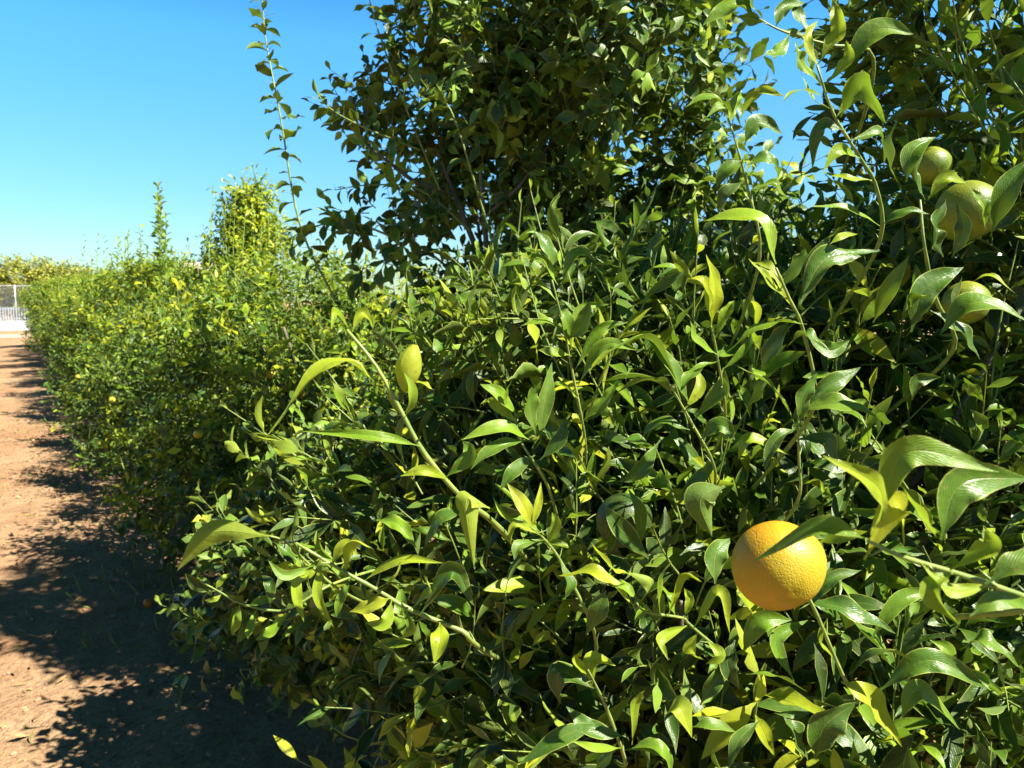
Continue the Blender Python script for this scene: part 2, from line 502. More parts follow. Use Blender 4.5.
# fallen dry leaves
mb = MB(); n = 2000
x = np.clip(rng.normal(.95, .7, n), -.9, 2.6); y = rng.uniform(.5, 11, n)
P = np.stack((x, y, [ground_height(a, b) + .008 for a, b in zip(x, y)]), 1)
a = rng.uniform(0, 6.28, n)
leaves(mb, P, np.stack((np.cos(a), np.sin(a), rng.normal(.1, .15, n)), 1), np.array((0, 0, 1.)) + rng.normal(0, .35, (n, 3)), rng.uniform(.025, .06, n),
       rng.uniform(.012, .024, n), rng.normal(.2, .9, n), np.abs(rng.normal(.3, .3, n)), rng.normal(0, .4, n), np.full(n, .3), rng.random(n), 4, 2)
tag(mb.build('leaf_litter', LITTER), kind='stuff')

# low weeds beside the path and in front of the row
mb = MB()
for (cx, cy, rad, cnt, hh) in ((.02, 7.6, .35, 120, .06), (.1, 10.5, .5, 120, .06), (.62, 4.7, .25, 90, .08), (.75, 3.9, .3, 120, .11), (.5, 5.6, .3, 60, .06), (.9, 3.0, .3, 70, .1), (.95, 2.45, .25, 50, .1)):
    x = rng.normal(cx, rad, cnt); y = rng.normal(cy, rad, cnt)
    P = np.stack((x, y, [ground_height(p, q) for p, q in zip(x, y)]), 1)
    D = np.array((0, 0, 1.)) + rng.normal(0, .6, (cnt, 3)); D[:, 2] = np.abs(D[:, 2])
    leaves(mb, P, D, rng.normal(0, 1, (cnt, 3)), hh * rng.uniform(.5, 1.3, cnt), rng.uniform(.004, .009, cnt), rng.normal(.8, .5, cnt), np.full(cnt, .3), np.zeros(cnt), np.zeros(cnt), rng.random(cnt), 4, 2)
tag(mb.build('weeds', WEED), kind='stuff')


# ---------------------------------------------------------------- trees
def limbs_for(root, base, heads, r0=.05, trunk_h=.35, lean=(0, 0)):
    b = np.asarray(base, float)
    fork = np.array((lean[0], lean[1], trunk_h))
    mb = MB(); P = spline([(0, 0, -.08), (.01, -.01, trunk_h * .4), fork], 8)
    tube(mb, P, np.linspace(r0 * 1.5, r0, 8), 12, 0, 0, False)
    mb.build('trunk', BARK, root)
    for h in heads:
        h = np.asarray(h, float) - b
        mid = fork * .5 + h * .5 + rng.normal(0, .05, 3) + np.array((0, 0, -.05))
        mb = MB(); P = spline([fork - (0, 0, .05), mid, h], 12)
        tube(mb, P, np.linspace(r0 * .62, .006, 12), 8)
        for s in (4, 6, 8, 10):
            d = nrm(rng.normal(0, .7, 3) + nrm(h - fork) + np.array((0, 0, .3))); ln = rng.uniform(.18, .4)
            tube(mb, [P[s], P[s] + d * ln * .5, P[s] + d * ln + np.array((0, 0, .06))], [.012 - s * .0006, .007, .003], 6)
        mb.build('limb', BARK, root)


# --- the orange tree right beside the camera
A_BASE = cf(.60, 1.72, 0)
A_LOBES = [  # centre, radii, shoots, p
    (cf(.62, 1.82, .96), (.92, .98, .70), 2500, 5.0),
    (cf(.52, 1.62, .92), (.78, .80, .62), 1700, 2.6),
    (cf(.12, 1.62, .80), (.44, .46, .36), 480, 4.0),
    (cf(1.12, 1.45, 1.85), (.50, .50, .60), 1250, 3.2),
    (cf(.80, 1.80, 1.25), (.60, .60, .36), 620, 4.0),
    (cf(.18, 1.5, 1.30), (.32, .34, .28), 300, 3.5),
    (cf(.62, 1.55, 1.42), (.48, .42, .28), 520, 3.5),
]
ORANGES = [  # px, py, depth, diameter
    (778, 565, .62, .0725, PEEL_RIPE, 'ripe orange with warm yellow peel hanging low beneath a narrow leaf'),
    (968, 211, .82, .064, PEEL_TURN, 'greenish yellow orange high in the tree with a folded leaf over it'),
    (931, 166, 1.06, .052, PEEL_TURN, 'small half-hidden yellowish fruit up among the dark leaves beside a larger one'),
    (966, 303, .94, .054, PEEL_TURN, 'unripe fruit with a pale shine behind the broad leaf under the high orange'),
    (624, 520, .98, .070, PEEL_GREEN, 'dark green unripe fruit in deep shade left of the ripe orange'),
]
OR_PTS = [(at(a, b, c), d) for a, b, c, d, *_ in ORANGES]


def keep_a(P):
    P = np.atleast_2d(P); d = P - CAM
    z = d @ FWD; dist = np.linalg.norm(d, axis=1)
    ok = (dist > .80) & (P[:, 2] > .06)
    for o, dia in OR_PTS[:1]:                                   # the fruit hangs in a gap of the foliage
        ax = o - CAM; ln = np.linalg.norm(ax); ax = ax / ln
        s = np.clip(d @ ax, 0, ln)
        ok &= np.linalg.norm(d - s[:, None] * ax, axis=1) > dia * (.47 if dia > .075 else .36)
    # keep the clear view between the right-hand crown and the lemon tree
    ok &= P[:, 2] < 3.3
    return ok


tree = empty('orange_tree', A_BASE, 'orange tree with long glossy leaves nearest the camera, bearing the ripe orange', 'tree')
limbs_for(tree, A_BASE, [cf(.1, 1.4, 1.15), cf(-.1, 1.7, .8), cf(.6, 1.2, 1.2), cf(1.0, 1.4, 1.9), cf(1.1, 1.6, 1.3), cf(.7, 2.2, 1.3), cf(.3, 1.25, .8)])
mb = MB(); total = 0
for c, r, n, p in A_LOBES:
    pos, d, o = lobe_samples(c, r, int(n * (1.05 if p > 3 else 1.3)), p, gap=4.2 if p > 3 else 0)
    m = len(pos)
    total += shoots(mb, pos, d, rng.uniform(.06, .17, m), 7, .100, .295, growth(m, .30), keep_a, 8, 2, .0016, out=o, bend=(.3, .6), fold=(.5, .3), wave=.35, rand=.65, grav=.05)
for c, r, n, p in [(A_LOBES[0][0], A_LOBES[0][1], 620, 9.0), (A_LOBES[2][0], A_LOBES[2][1], 260, 5.0), (A_LOBES[3][0], A_LOBES[3][1], 260, 6.0), (A_LOBES[5][0], A_LOBES[5][1], 60, 5.0)]:
    pos, d, o = lobe_samples(c, np.array(r) * 1.04, n, p, gap=3.0)
    m = len(pos)            # small, tightly curled young shoots
    total += shoots(mb, pos, d, rng.uniform(.05, .15, m), 8, .058, .33, np.clip(rng.normal(.55, .2, m), .1, 1), keep_a, 8, 2, .0014, out=o, bend=(1.0, 1.3), fold=(.55, .4), wave=.5, rand=.8)
for c, r, n, p in [(A_LOBES[3][0], A_LOBES[3][1], 300, 6.0), (A_LOBES[0][0], A_LOBES[0][1], 260, 9.0)]:
    pos, d, o = lobe_samples(c, np.array(r) * 1.03, n, p, upw=1.1)
    m = len(pos)            # longer upright shoots with pale leaves
    total += shoots(mb, pos, d, rng.uniform(.10, .22, m), 8, .092, .27, np.clip(rng.normal(.50, .15, m), .1, 1), keep_a, 8, 2, .0018, up=.8, out=o, bend=(.35, .6), fold=(.5, .3), wave=.35, rand=.6, grav=-.1)
crown = mb.build('crown', [ORANGE_LEAF, STEM], tree, A_BASE)
print('orange leaves', total)


hrng = np.random.default_rng(8)


def hero_leaf(parent, origin, base, mid, tip, width_px, tint, roll=0.0, fold=.35, wave=.15, curl=0.0, under=False):
    """one big leaf: midrib through three points, real width from its width at that distance"""
    P = spline([base, mid, tip], 19)
    roll += hrng.normal(0, .32); curl += hrng.normal(0, .35); wave += abs(hrng.normal(0, .18)); tint = float(np.clip(tint + hrng.normal(0, .08), 0, 1))
    T = nrm(np.gradient(P, axis=0))
    view = nrm(CAM - P[9])
    nn = nrm(view * .55 + np.array((0, 0, .8)) + .35 * np.array((.56, -.79, 0)))
    if under: nn = -nn
    zc = (np.asarray(mid) - CAM) @ FWD
    W = width_px / FPX * zc * .95
    u = np.linspace(0, 1, 19); nv = 8; v = np.linspace(-1, 1, nv + 1)
    w = wprofile(u, .07) * W * .5
    V = []; uv = []
    fq, ph = hrng.uniform(9, 16), hrng.uniform(0, 6)
    n0 = nrm(nn - (nn @ T[0]) * T[0])
    for i in range(19):
        n0 = nrm(n0 - (n0 @ T[i]) * T[i])
        s0 = np.cross(n0, T[i])
        a = roll + curl * u[i]
        n_ = n0 * math.cos(a) + s0 * math.sin(a); s_ = s0 * math.cos(a) - n0 * math.sin(a)
        for q in v:
            f = fold * (.6 + .4 * u[i])
            y = q * math.cos(f) ; zz = abs(q) ** 1.4 * math.sin(f) + wave * math.sin(fq * u[i] + ph + q) * q * abs(q)
            V.append(P[i] + w[i] * (y * s_ + zz * n_)); uv.append((u[i], q * .5 + .5))
    i = np.arange(18)[:, None]; j = np.arange(nv)[None]
    q = np.stack((i * (nv + 1) + j, (i + 1) * (nv + 1) + j, (i + 1) * (nv + 1) + j + 1, i * (nv + 1) + j + 1), -1).reshape(-1, 4)
    mb = MB(); mb.add(np.array(V), q, None, uv, tint)
    return mb.build('leaf', ORANGE_LEAF, parent, origin)


def hero_shoot(stem, leafs, r=.0024, z=.75, label=None):
    """stem: [(px,py[,z])]; leafs: [(bx,by, mx,my, tx,ty, width, tint, opts)]"""
    g = lambda q: at(q[0], q[1], q[2] if len(q) > 2 else z)
    pts = [g(q) for q in stem]
    d0 = nrm(pts[0] - pts[1]); zh = (pts[0] - CAM) @ FWD
    back = nrm(np.array((FWD[0], FWD[1], 0))) * .30 * min(zh, 1.0) + np.array((0, 0, -.12 * zh))
    pts = [pts[0] + d0 * .10 * zh + back, pts[0] + d0 * .05 * zh + back * .35] + pts     # runs back into the bush
    P = spline(pts, 22)
    tp = np.linspace(0, 1, 22); kn = 1 + .18 * (np.arange(22) % 4 == 0)
    mb = MB(); tube(mb, P, r * (.95 - .55 * tp ** 1.4) * kn, 8)
    for q in range(5, 21, 2):                                                          # buds and small spines at the nodes
        dd = nrm(rng.normal(size=3)); ln = r * rng.uniform(2.0, 6.0)
        tube(mb, [P[q], P[q] + dd * ln * .5 + (P[q + 1 if q < 21 else q] - P[q]) * .2, P[q] + dd * ln + (P[min(q + 1, 21)] - P[q]) * .5], [r * .45, r * .3, r * .05], 5)
    so = mb.build('shoot', STEM, tree, A_BASE)
    if label: so['label'] = label
    for lf in leafs:
        bx, by, mx, my, tx, ty, w, ti = lf[:8]
        o = dict(lf[8]) if len(lf) > 8 else {}
        zb = o.pop('zb', z); zt = o.pop('zt', zb + rng.uniform(-.03, .02)); zm = o.pop('zm', (zb + zt) / 2 - .006)
        hero_leaf(so, A_BASE, at(bx, by, zb), at(mx, my, zm), at(tx, ty, zt), w, ti, **o)


# prominent shoots of the orange tree, each leaf a mesh of its own
hero_shoot([(485, 515, .80), (465, 501, .78), (426, 456, .75), (402, 413, .74), (376, 366, .73), (347, 330, .73)], [
    (384, 387, 332, 362, 263, 441, 21, .75, dict(fold=.4, curl=.3, roll=.1, zt=.70)),
    (434, 390, 424, 384, 412, 380, 8, .7),
    (420, 446, 375, 436, 300, 431, 12, .45, dict(fold=.45)),
    (352, 332, 362, 312, 374, 326, 12, .7, dict(fold=.7)),
    (350, 330, 334, 312, 331, 330, 12, .6, dict(fold=.8)),
    (352, 338, 345, 350, 322, 352, 9, .5, dict(fold=.5)),
    (372, 362, 385, 335, 384, 318, 7, .4, dict(fold=.5)),
    (405, 418, 412, 395, 404, 372, 14, .6, dict(fold=.5)),
    (445, 478, 470, 455, 462, 440, 18, .4, dict(fold=.3)),
    (450, 480, 425, 470, 400, 476, 12, .5, dict(fold=.3)),
    (470, 505, 440, 520, 424, 548, 16, .3, dict(fold=.3)),
    (490, 508, 466, 500, 474, 568, 30, .72, dict(fold=.6, under=True, wave=.08)),
], .0036, .74, 'bare-looking pale shoot with a long drooping leaf on its left')
hero_shoot([(340, 590, .86), (310, 565, .83), (286, 542, .81), (270, 536, .80)], [
    (270, 536, 212, 533, 177, 571, 26, .66, dict(fold=.45, under=True, roll=.5)),
    (300, 555, 292, 535, 298, 505, 12, .4),
    (312, 566, 285, 575, 268, 560, 11, .5),
], .002, .80, 'thin twig ending in one long yellowish leaf over the path')
hero_shoot([(470, 640, .86), (462, 631, .85), (409, 609, .83), (376, 589, .82), (343, 571, .81), (296, 543, .80)], [
    (320, 558, 300, 575, 284, 560, 12, .6), (330, 566, 345, 545, 358, 556, 14, .8), (345, 572, 352, 540, 372, 548, 18, .9),
    (362, 582, 400, 560, 444, 563, 11, .7), (390, 598, 372, 606, 349, 612, 18, .75), (392, 600, 385, 622, 365, 623, 15, .6),
    (300, 548, 296, 590, 304, 622, 12, .75), (322, 560, 318, 595, 334, 628, 11, .6), (410, 610, 430, 590, 424, 575, 12, .55),
    (376, 520, 398, 524, 417, 549, 16, .55), (420, 615, 452, 570, 474, 606, 20, .25), (440, 622, 440, 640, 434, 664, 20, .7),
    (352, 576, 340, 600, 336, 618, 10, .4), (375, 590, 395, 578, 402, 560, 10, .8), (400, 606, 412, 628, 398, 640, 10, .5),
], .0034, .82, 'pale green stem with many small curled leaves')
# one pale leaf of that shoot is rolled into an open pod
cupc = at(410, 369, .735)
ax = nrm(UPV + .22 * RGT); sd = nrm(RGT - (RGT @ ax) * ax); fw = np.cross(ax, sd)
V = []; uv = []
for i in range(15):
    th = i / 14
    rad = .0145 * math.sin(math.pi * min(1, .03 + th * .97)) ** .62 * (1 - .12 * th)
    for j in range(19):
        a = -2.35 + 4.4 * j / 18
        w_ = 1 + .05 * math.sin(7 * th + 2 * a) - .25 * (j / 18) ** 3
        # the closed side faces the path, the slit opens to the lower right
        V.append(cupc + ax * (.0235 * (1 - 2 * th)) + rad * w_ * (math.sin(a - .5) * sd + math.cos(a - .5) * -fw * (1 if (fw @ FWD) > 0 else -1)))
        uv.append((1 - th, j / 18))
mb = MB(); q_ = [(i * 19 + j, i * 19 + j + 1, (i + 1) * 19 + j + 1, (i + 1) * 19 + j) for i in range(14) for j in range(18)]
mb.add(np.array(V), q_, None, uv, .97)
lo = mb.build('leaf', ORANGE_LEAF, [o for o in tree.children if o.name.startswith('shoot')][0], A_BASE)
lo['label'] = 'pale leaf rolled up like a pod'
hero_shoot([(330, 585, .88), (285, 610, .86), (243, 604, .85), (220, 592, .85), (200, 581, .85)], [
    (215, 590, 222, 580, 232, 572, 7, .6), (222, 594, 214, 600, 204, 600, 6, .6), (232, 600, 244, 588, 250, 574, 9, .5),
    (240, 604, 236, 622, 232, 636, 10, .5), (248, 606, 262, 600, 276, 598, 9, .5), (258, 607, 250, 628, 248, 640, 9, .45), (270, 608, 270, 585, 262, 575, 12, .35),
    (285, 610, 296, 600, 300, 588, 10, .4), (205, 583, 198, 577, 196, 570, 5, .7), (290, 611, 270, 632, 255, 640, 12, .5),
], .0018, .85)
hero_shoot([(590, 620, .86), (561, 562, .84), (545, 540, .82), (532, 528, .80)], [
    (532, 529, 524, 506, 507, 483, 17, .95, dict(fold=.2)), (532, 527, 538, 506, 541, 482, 9, .9), (540, 535, 515, 525, 510, 545, 9, .8, dict(fold=.6)),
    (536, 532, 508, 520, 493, 498, 10, .6), (548, 545, 556, 525, 552, 512, 12, .5), (545, 540, 520, 545, 514, 560, 13, .35), (560, 560, 570, 585, 562, 600, 15, .3),
], .0024, .80, 'young shoot with upright bright yellow leaves')
hero_shoot([(735, 665, .86), (690, 625, .80), (683, 618, .79), (646, 612, .76), (636, 602, .75)], [
    (633, 576, 610, 566, 591, 542, 15, .85, dict(fold=.25, zt=.70)), (635, 607, 600, 574, 558, 576, 17, .85, dict(fold=.4)),
    (606, 590, 598, 610, 587, 634, 21, .35, dict(fold=.2)), (640, 604, 650, 585, 628, 572, 14, .75), (638, 600, 622, 585, 610, 585, 14, .6),
    (660, 615, 658, 580, 672, 560, 16, .7, dict(fold=.6)), (668, 616, 684, 575, 702, 582, 13, .85, dict(fold=.5)), (676, 617, 668, 596, 660, 585, 14, .5),
    (690, 624, 660, 640, 668, 660, 14, .65, dict(fold=.7)), (694, 628, 718, 592, 730, 634, 17, .7, dict(fold=.6)), (698, 632, 690, 650, 704, 660, 14, .7),
    (650, 560, 622, 530, 604, 505, 22, .12, dict(zb=.86, zt=.84)), (606, 560, 612, 535, 626, 506, 20, .2, dict(zb=.87, zt=.84)), (640, 545, 640, 515, 628, 488, 16, .3, dict(zb=.86, zt=.84)),
    (684, 618, 690, 600, 684, 588, 10, .8), (706, 640, 720, 655, 706, 664, 13, .6),
], .0022, .76, 'bent shoot with pale curled young leaves left of the ripe orange')
hero_shoot([(625, 760, .86), (608, 712, .82), (598, 690, .80), (588, 670, .78)], [
    (588, 676, 575, 660, 583, 648, 12, .75, dict(fold=.5)), (592, 690, 592, 660, 616, 666, 18, .8, dict(fold=.6)), (596, 690, 560, 672, 560, 706, 30, .12, dict(fold=.2)),
    (626, 737, 590, 728, 566, 706, 19, .2, dict(fold=.3)), (600, 722, 560, 738, 519, 765, 20, .45, dict(fold=.25)), (621, 748, 596, 748, 571, 741, 10, .4),
    (618, 742, 606, 760, 590, 790, 18, .3), (632, 745, 636, 700, 645, 690, 14, .55), (625, 750, 660, 748, 672, 775, 18, .5),
], .0026, .80)
hero_shoot([(1040, 604, .44), (965, 576, .42), (903, 557, .41), (868, 541, .40)], [
    (866, 539, 821, 527, 752, 562, 22, .42, dict(fold=.3, zt=.44)), (872, 536, 880, 490, 822, 455, 24, .75, dict(fold=.35)), (864, 560, 896, 505, 904, 546, 30, .9, dict(fold=.5)),
    (880, 516, 908, 452, 1000, 472, 34, .35, dict(fold=.3)), (941, 540, 962, 484, 1030, 478, 42, .38, dict(fold=.4)), (937, 538, 920, 515, 903, 488, 22, .55),
    (950, 570, 990, 545, 982, 530, 22, .6), (955, 572, 930, 590, 960, 626, 22, .6, dict(fold=.7)), (985, 584, 1030, 560, 1060, 575, 34, .35),
    (970, 616, 1000, 600, 1040, 612, 22, .4), (920, 562, 950, 590, 990, 585, 18, .7),
], .0022, .41, 'blurred near shoot with broad leaves reaching in front of the ripe orange')
hero_shoot([(860, 700, .82), (845, 680, .78), (812, 604, .74), (800, 590, .72)], [
    (806, 601, 850, 610, 896, 634, 23, .28, dict(fold=.35)), (808, 610, 830, 580, 862, 570, 15, .25), (715, 584, 716, 555, 730, 538, 24, .22, dict(fold=.25)),
    (725, 486, 700, 500, 712, 537, 36, .3, dict(under=True, fold=.5)), (742, 655, 760, 622, 792, 620, 22, .45), (794, 681, 776, 640, 808, 620, 17, .35),
    (746, 674, 776, 676, 808, 692, 14, .5), (841, 682, 870, 700, 902, 747, 28, .75, dict(fold=.45)), (845, 678, 880, 652, 918, 662, 20, .35),
    (815, 758, 826, 725, 856, 702, 36, .15), (783, 715, 796, 735, 808, 762, 24, .1), (692, 727, 712, 724, 736, 732, 14, .5), (690, 724, 686, 700, 684, 668, 14, .4),
    (664, 716, 680, 708, 692, 738, 24, .75), (735, 640, 728, 665, 740, 690, 18, .2), (836, 660, 818, 640, 826, 620, 14, .6), (700, 705, 716, 680, 735, 660, 18, .35),
    (760, 720, 740, 740, 728, 770, 18, .3), (870, 640, 900, 600, 935, 590, 18, .3), (880, 690, 930, 660, 990, 690, 26, .35), (900, 720, 920, 690, 960, 730, 22, .4),
    (960, 650, 985, 640, 1020, 668, 22, .45), (930, 640, 950, 655, 945, 700, 16, .5),
], .0028, .78, 'leafy shoot whose leaves frame the ripe orange from below')
hero_shoot([(798, 500, .82), (799, 460, .80), (798, 430, .78), (800, 405, .78)], [
    (797, 427, 772, 388, 737, 366, 21, .35, dict(fold=.35)), (800, 425, 804, 395, 818, 372, 19, .3, dict(fold=.3)), (806, 412, 830, 386, 861, 367, 21, .3, dict(fold=.3)),
    (800, 409, 840, 404, 879, 418, 25, .5, dict(fold=.4)), (797, 428, 776, 440, 764, 470, 16, .3), (799, 440, 826, 440, 838, 470, 18, .25),
    (790, 455, 750, 440, 738, 460, 18, .4),
], .002, .78, 'starry tuft of upright glossy leaves')
hero_shoot([(815, 400, .80), (803, 330, .75), (790, 300, .73), (776, 268, .72)], [
    (776, 264, 756, 218, 704, 221, 29, .55, dict(fold=.4)), (800, 304, 826, 260, 881, 251, 26, .4, dict(fold=.35)), (788, 300, 770, 270, 752, 262, 16, .6),
    (807, 324, 768, 324, 724, 354, 16, .55, dict(fold=.3)), (796, 310, 770, 282, 748, 258, 11, .7), (873, 323, 888, 290, 910, 255, 18, .55), (840, 304, 856, 290, 872, 298, 15, .7),
    (787, 347, 806, 334, 831, 353, 20, .35), (790, 320, 774, 345, 760, 372, 22, .2), (780, 290, 800, 262, 806, 248, 18, .35), (830, 244, 842, 236, 858, 234, 8, .8), (806, 335, 830, 350, 850, 340, 18, .3),
], .0026, .74, 'upper shoot with a broad arching leaf catching the sun')
hero_shoot([(725, 420, .90), (716, 350, .84), (711, 326, .82)], [
    (711, 326, 716, 290, 706, 254, 18, .85, dict(fold=.25)), (712, 324, 704, 285, 686, 281, 18, .8, dict(fold=.4)), (714, 340, 728, 310, 735, 300, 13, .6), (718, 355, 696, 340, 690, 320, 14, .5),
    (722, 370, 746, 350, 752, 330, 14, .4), (720, 360, 694, 372, 680, 392, 16, .35),
], .0022, .82, 'shoot with upright yellow-green leaves')
hero_shoot([(715, 470, .92), (690, 420, .88), (670, 385, .86)], [
    (684, 400, 650, 340, 603, 355, 24, .4, dict(fold=.4)), (690, 405, 670, 365, 648, 340, 20, .4), (676, 398, 650, 380, 612, 395, 22, .45, dict(fold=.5)), (694, 420, 720, 390, 722, 375, 18, .5),
    (660, 440, 640, 470, 618, 482, 18, .3), (700, 440, 720, 425, 735, 440, 20, .4), (690, 430, 660, 422, 640, 440, 16, .5), (684, 410, 700, 388, 696, 366, 12, .6),
], .0024, .88)
hero_shoot([(585, 440, 1.10), (572, 370, 1.05), (562, 320, 1.02), (552, 280, 1.0)], [
    (556, 270, 548, 248, 533, 230, 20, .3, dict(fold=.3)), (558, 285, 540, 258, 530, 258, 16, .7), (560, 290, 576, 252, 596, 262, 13, .45), (556, 300, 540, 284, 525, 288, 9, .6),
    (566, 330, 545, 322, 520, 326, 15, .5), (570, 345, 580, 310, 610, 304, 10, .6), (572, 350, 566, 318, 560, 310, 15, .5), (575, 370, 600, 330, 628, 322, 12, .45),
    (568, 340, 584, 322, 590, 300, 20, .3), (578, 385, 604, 345, 640, 350, 14, .4), (570, 355, 552, 352, 538, 350, 12, .6), (580, 400, 560, 385, 545, 395, 14, .5), (584, 420, 606, 400, 618, 380, 14, .5),
], .0024, 1.03, 'tall sunlit shoot in front of the lemon tree')
hero_shoot([(545, 480, .95), (520, 440, .92), (515, 415, .92)], [
    (530, 440, 500, 426, 461, 440, 16, .5, dict(fold=.25)), (518, 418, 500, 395, 480, 384, 16, .55, dict(fold=.3)), (540, 440, 545, 400, 552, 362, 18, .3), (536, 436, 530, 400, 541, 380, 20, .35),
    (520, 425, 496, 405, 488, 398, 12, .7), (525, 440, 495, 448, 470, 470, 18, .3), (510, 420, 505, 395, 512, 380, 8, .5), (540, 460, 560, 440, 566, 418, 16, .3), (535, 455, 515, 470, 500, 490, 16, .4),
], .0024, .92)
hero_shoot([(880, 240, .95), (877, 189, .90), (857, 153, .86), (833, 113, .84), (817, 66, .82)], [
    (843, 72, 876, 30, 914, 34, 27, .4, dict(fold=.35)), (840, 117, 862, 84, 886, 124, 28, .5, dict(fold=.5)), (817, 66, 838, 30, 832, -4, 18, .85, dict(fold=.4)),
    (824, 88, 800, 60, 796, 40, 14, .5), (830, 100, 800, 90, 780, 104, 10, .75), (826, 84, 848, 60, 846, 40, 14, .7), (850, 140, 880, 135, 884, 165, 18, .3), (846, 130, 820, 128, 812, 170, 16, .2),
    (860, 158, 838, 150, 822, 172, 14, .6), (872, 180, 846, 178, 820, 172, 10, .75), (880, 226, 850, 210, 808, 206, 15, .6), (832, 110, 812, 98, 800, 70, 12, .7), (822, 72, 806, 40, 818, 20, 12, .7), (836, 118, 852, 96, 862, 70, 12, .6),
], .0028, .84, 'tall shoot with curled leaves against the blue sky')
hero_shoot([(760, 250, 1.0), (747, 186, .97), (738, 150, .95), (728, 118, .95)], [
    (728, 117, 712, 96, 684, 108, 14, .5, dict(fold=.3)), (744, 144, 758, 122, 783, 134, 20, .25, dict(fold=.4)), (740, 118, 758, 92, 785, 96, 12, .65), (730, 122, 722, 105, 706, 118, 10, .6),
    (736, 140, 716, 130, 700, 136, 16, .4), (746, 165, 768, 158, 780, 172, 16, .4), (742, 160, 726, 170, 716, 190, 16, .35), (732, 125, 736, 100, 748, 94, 10, .6), (750, 190, 772, 185, 790, 200, 14, .4), (744, 180, 725, 195, 718, 214, 16, .3),
], .0024, .95)
hero_shoot([(872, 54, .97), (830, 45, .95), (785, 32, .93), (759, 19, .92)], [
    (759, 19, 734, 4, 702, 26, 22, .4, dict(fold=.35)), (765, 22, 750, 0, 748, -20, 18, .3), (790, 34, 778, 52, 768, 52, 16, .4), (775, 28, 784, 8, 806, 2, 15, .3), (810, 40, 800, 18, 788, 0, 16, .4), (800, 36, 812, 60, 806, 75, 14, .3), (860, 50, 880, 30, 890, 8, 18, .3),
], .0024, .93)
hero_shoot([(955, 345, .92), (936, 300, .85), (925, 250, .80), (920, 200, .80)], [
    (897, 182, 886, 150, 897, 119, 23, .22, dict(fold=.2)), (906, 182, 914, 150, 936, 137, 22, .35, dict(fold=.3)), (943, 257, 934, 230, 946, 195, 22, .2, dict(zb=.71, zt=.70)), (952, 258, 964, 230, 957, 203, 18, .15, dict(zb=.72, zt=.71)), (925, 200, 914, 172, 926, 140, 20, .25, dict(zb=.85, zt=.84)), (955, 330, 950, 305, 962, 276, 24, .2, dict(zb=.78, zt=.77)),
    (928, 200, 946, 178, 967, 183, 15, .7, dict(zb=.72, zt=.72)), (968, 186, 984, 205, 985, 231, 11, .6, dict(zb=.72, zt=.73)), (992, 232, 1006, 190, 1030, 158, 26, .3, dict(zb=.74, zt=.72)),
    (911, 332, 926, 288, 964, 267, 28, .25, dict(fold=.3)), (902, 322, 908, 298, 932, 296, 24, .3), (968, 284, 990, 276, 1016, 294, 12, .6), (1030, 322, 976, 302, 940, 334, 30, .32, dict(fold=.35, zb=.70, zt=.72)),
    (912, 400, 918, 380, 942, 377, 15, .2), (930, 310, 960, 330, 980, 360, 22, .25), (880, 226, 905, 212, 930, 214, 14, .4),
], .003, .80, 'dark glossy leaves crossing in front of the high orange')

# --- fruit
def lathe_fruit(mb, rad, flat=.93, seg=40, rings=26, dimple=.05):
    V = []; 
    for i in range(rings + 1):
        th = math.pi * i / rings
        r = rad * math.sin(th); zz = rad * flat * math.cos(th)
        zz -= rad * dimple * math.exp(-(th / .22) ** 2) - rad * dimple * .5 * math.exp(-((math.pi - th) / .14) ** 2)
        for j in range(seg):
            a = 2 * math.pi * j / seg
            k = 1 + .02 * math.sin(2 * a + .6 + th) + .014 * math.sin(3 * a + 1) + .008 * math.sin(5 * a + 2 * th)
            V.append((max(r, 1e-5) * k * math.cos(a), max(r, 1e-5) * k * math.sin(a), zz))
    i = np.arange(rings)[:, None]; j = np.arange(seg)[None]
    q = np.stack((i * seg + j, (i + 1) * seg + j, (i + 1) * seg + (j + 1) % seg, i * seg + (j + 1) % seg), -1).reshape(-1, 4)
    mb.add(V, q)


def fruit(name, p, dia, mat, label, cat, group=None, detail=True, tilt=(0, 0), stalk=.02, lean=1.2):
    mb = MB(); lathe_fruit(mb, dia / 2, seg=40 if detail else 18, rings=26 if detail else 12)
    o = mb.build(name, mat)
    o.location = tuple(p); o.rotation_euler = (-lean, tilt[1], -YAW) if lean else (tilt[0], tilt[1], 1.0)
    tag(o, label, cat, group)
    mb = MB(); top = dia * .44
    tube(mb, [(0, 0, top - .003), (.002, .001, top + stalk * .4), (.008, .004, top + stalk)], [.0016, .0014, .0016], 6)
    mb.build('stalk', STEM, o)
    if detail:
        mb = MB(); k = 5
        pts = [(0, 0, top + .003)]
        for j in range(10):
            r = .0075 if j % 2 == 0 else .0038; a = j * math.pi / 5
            pts.append((r * math.cos(a), r * math.sin(a), top + .0005))
        mb.add(pts, None, [(0, 1 + j, 1 + (j + 1) % 10) for j in range(10)])
        mb.build('calyx', STEM, o)
    return o


for (px, py, z, dia, m, lab) in ORANGES:
    fruit('orange', at(px, py, z), dia, m, lab, 'orange', 'fruit on the orange tree', tilt=(R(18), R(-10)))

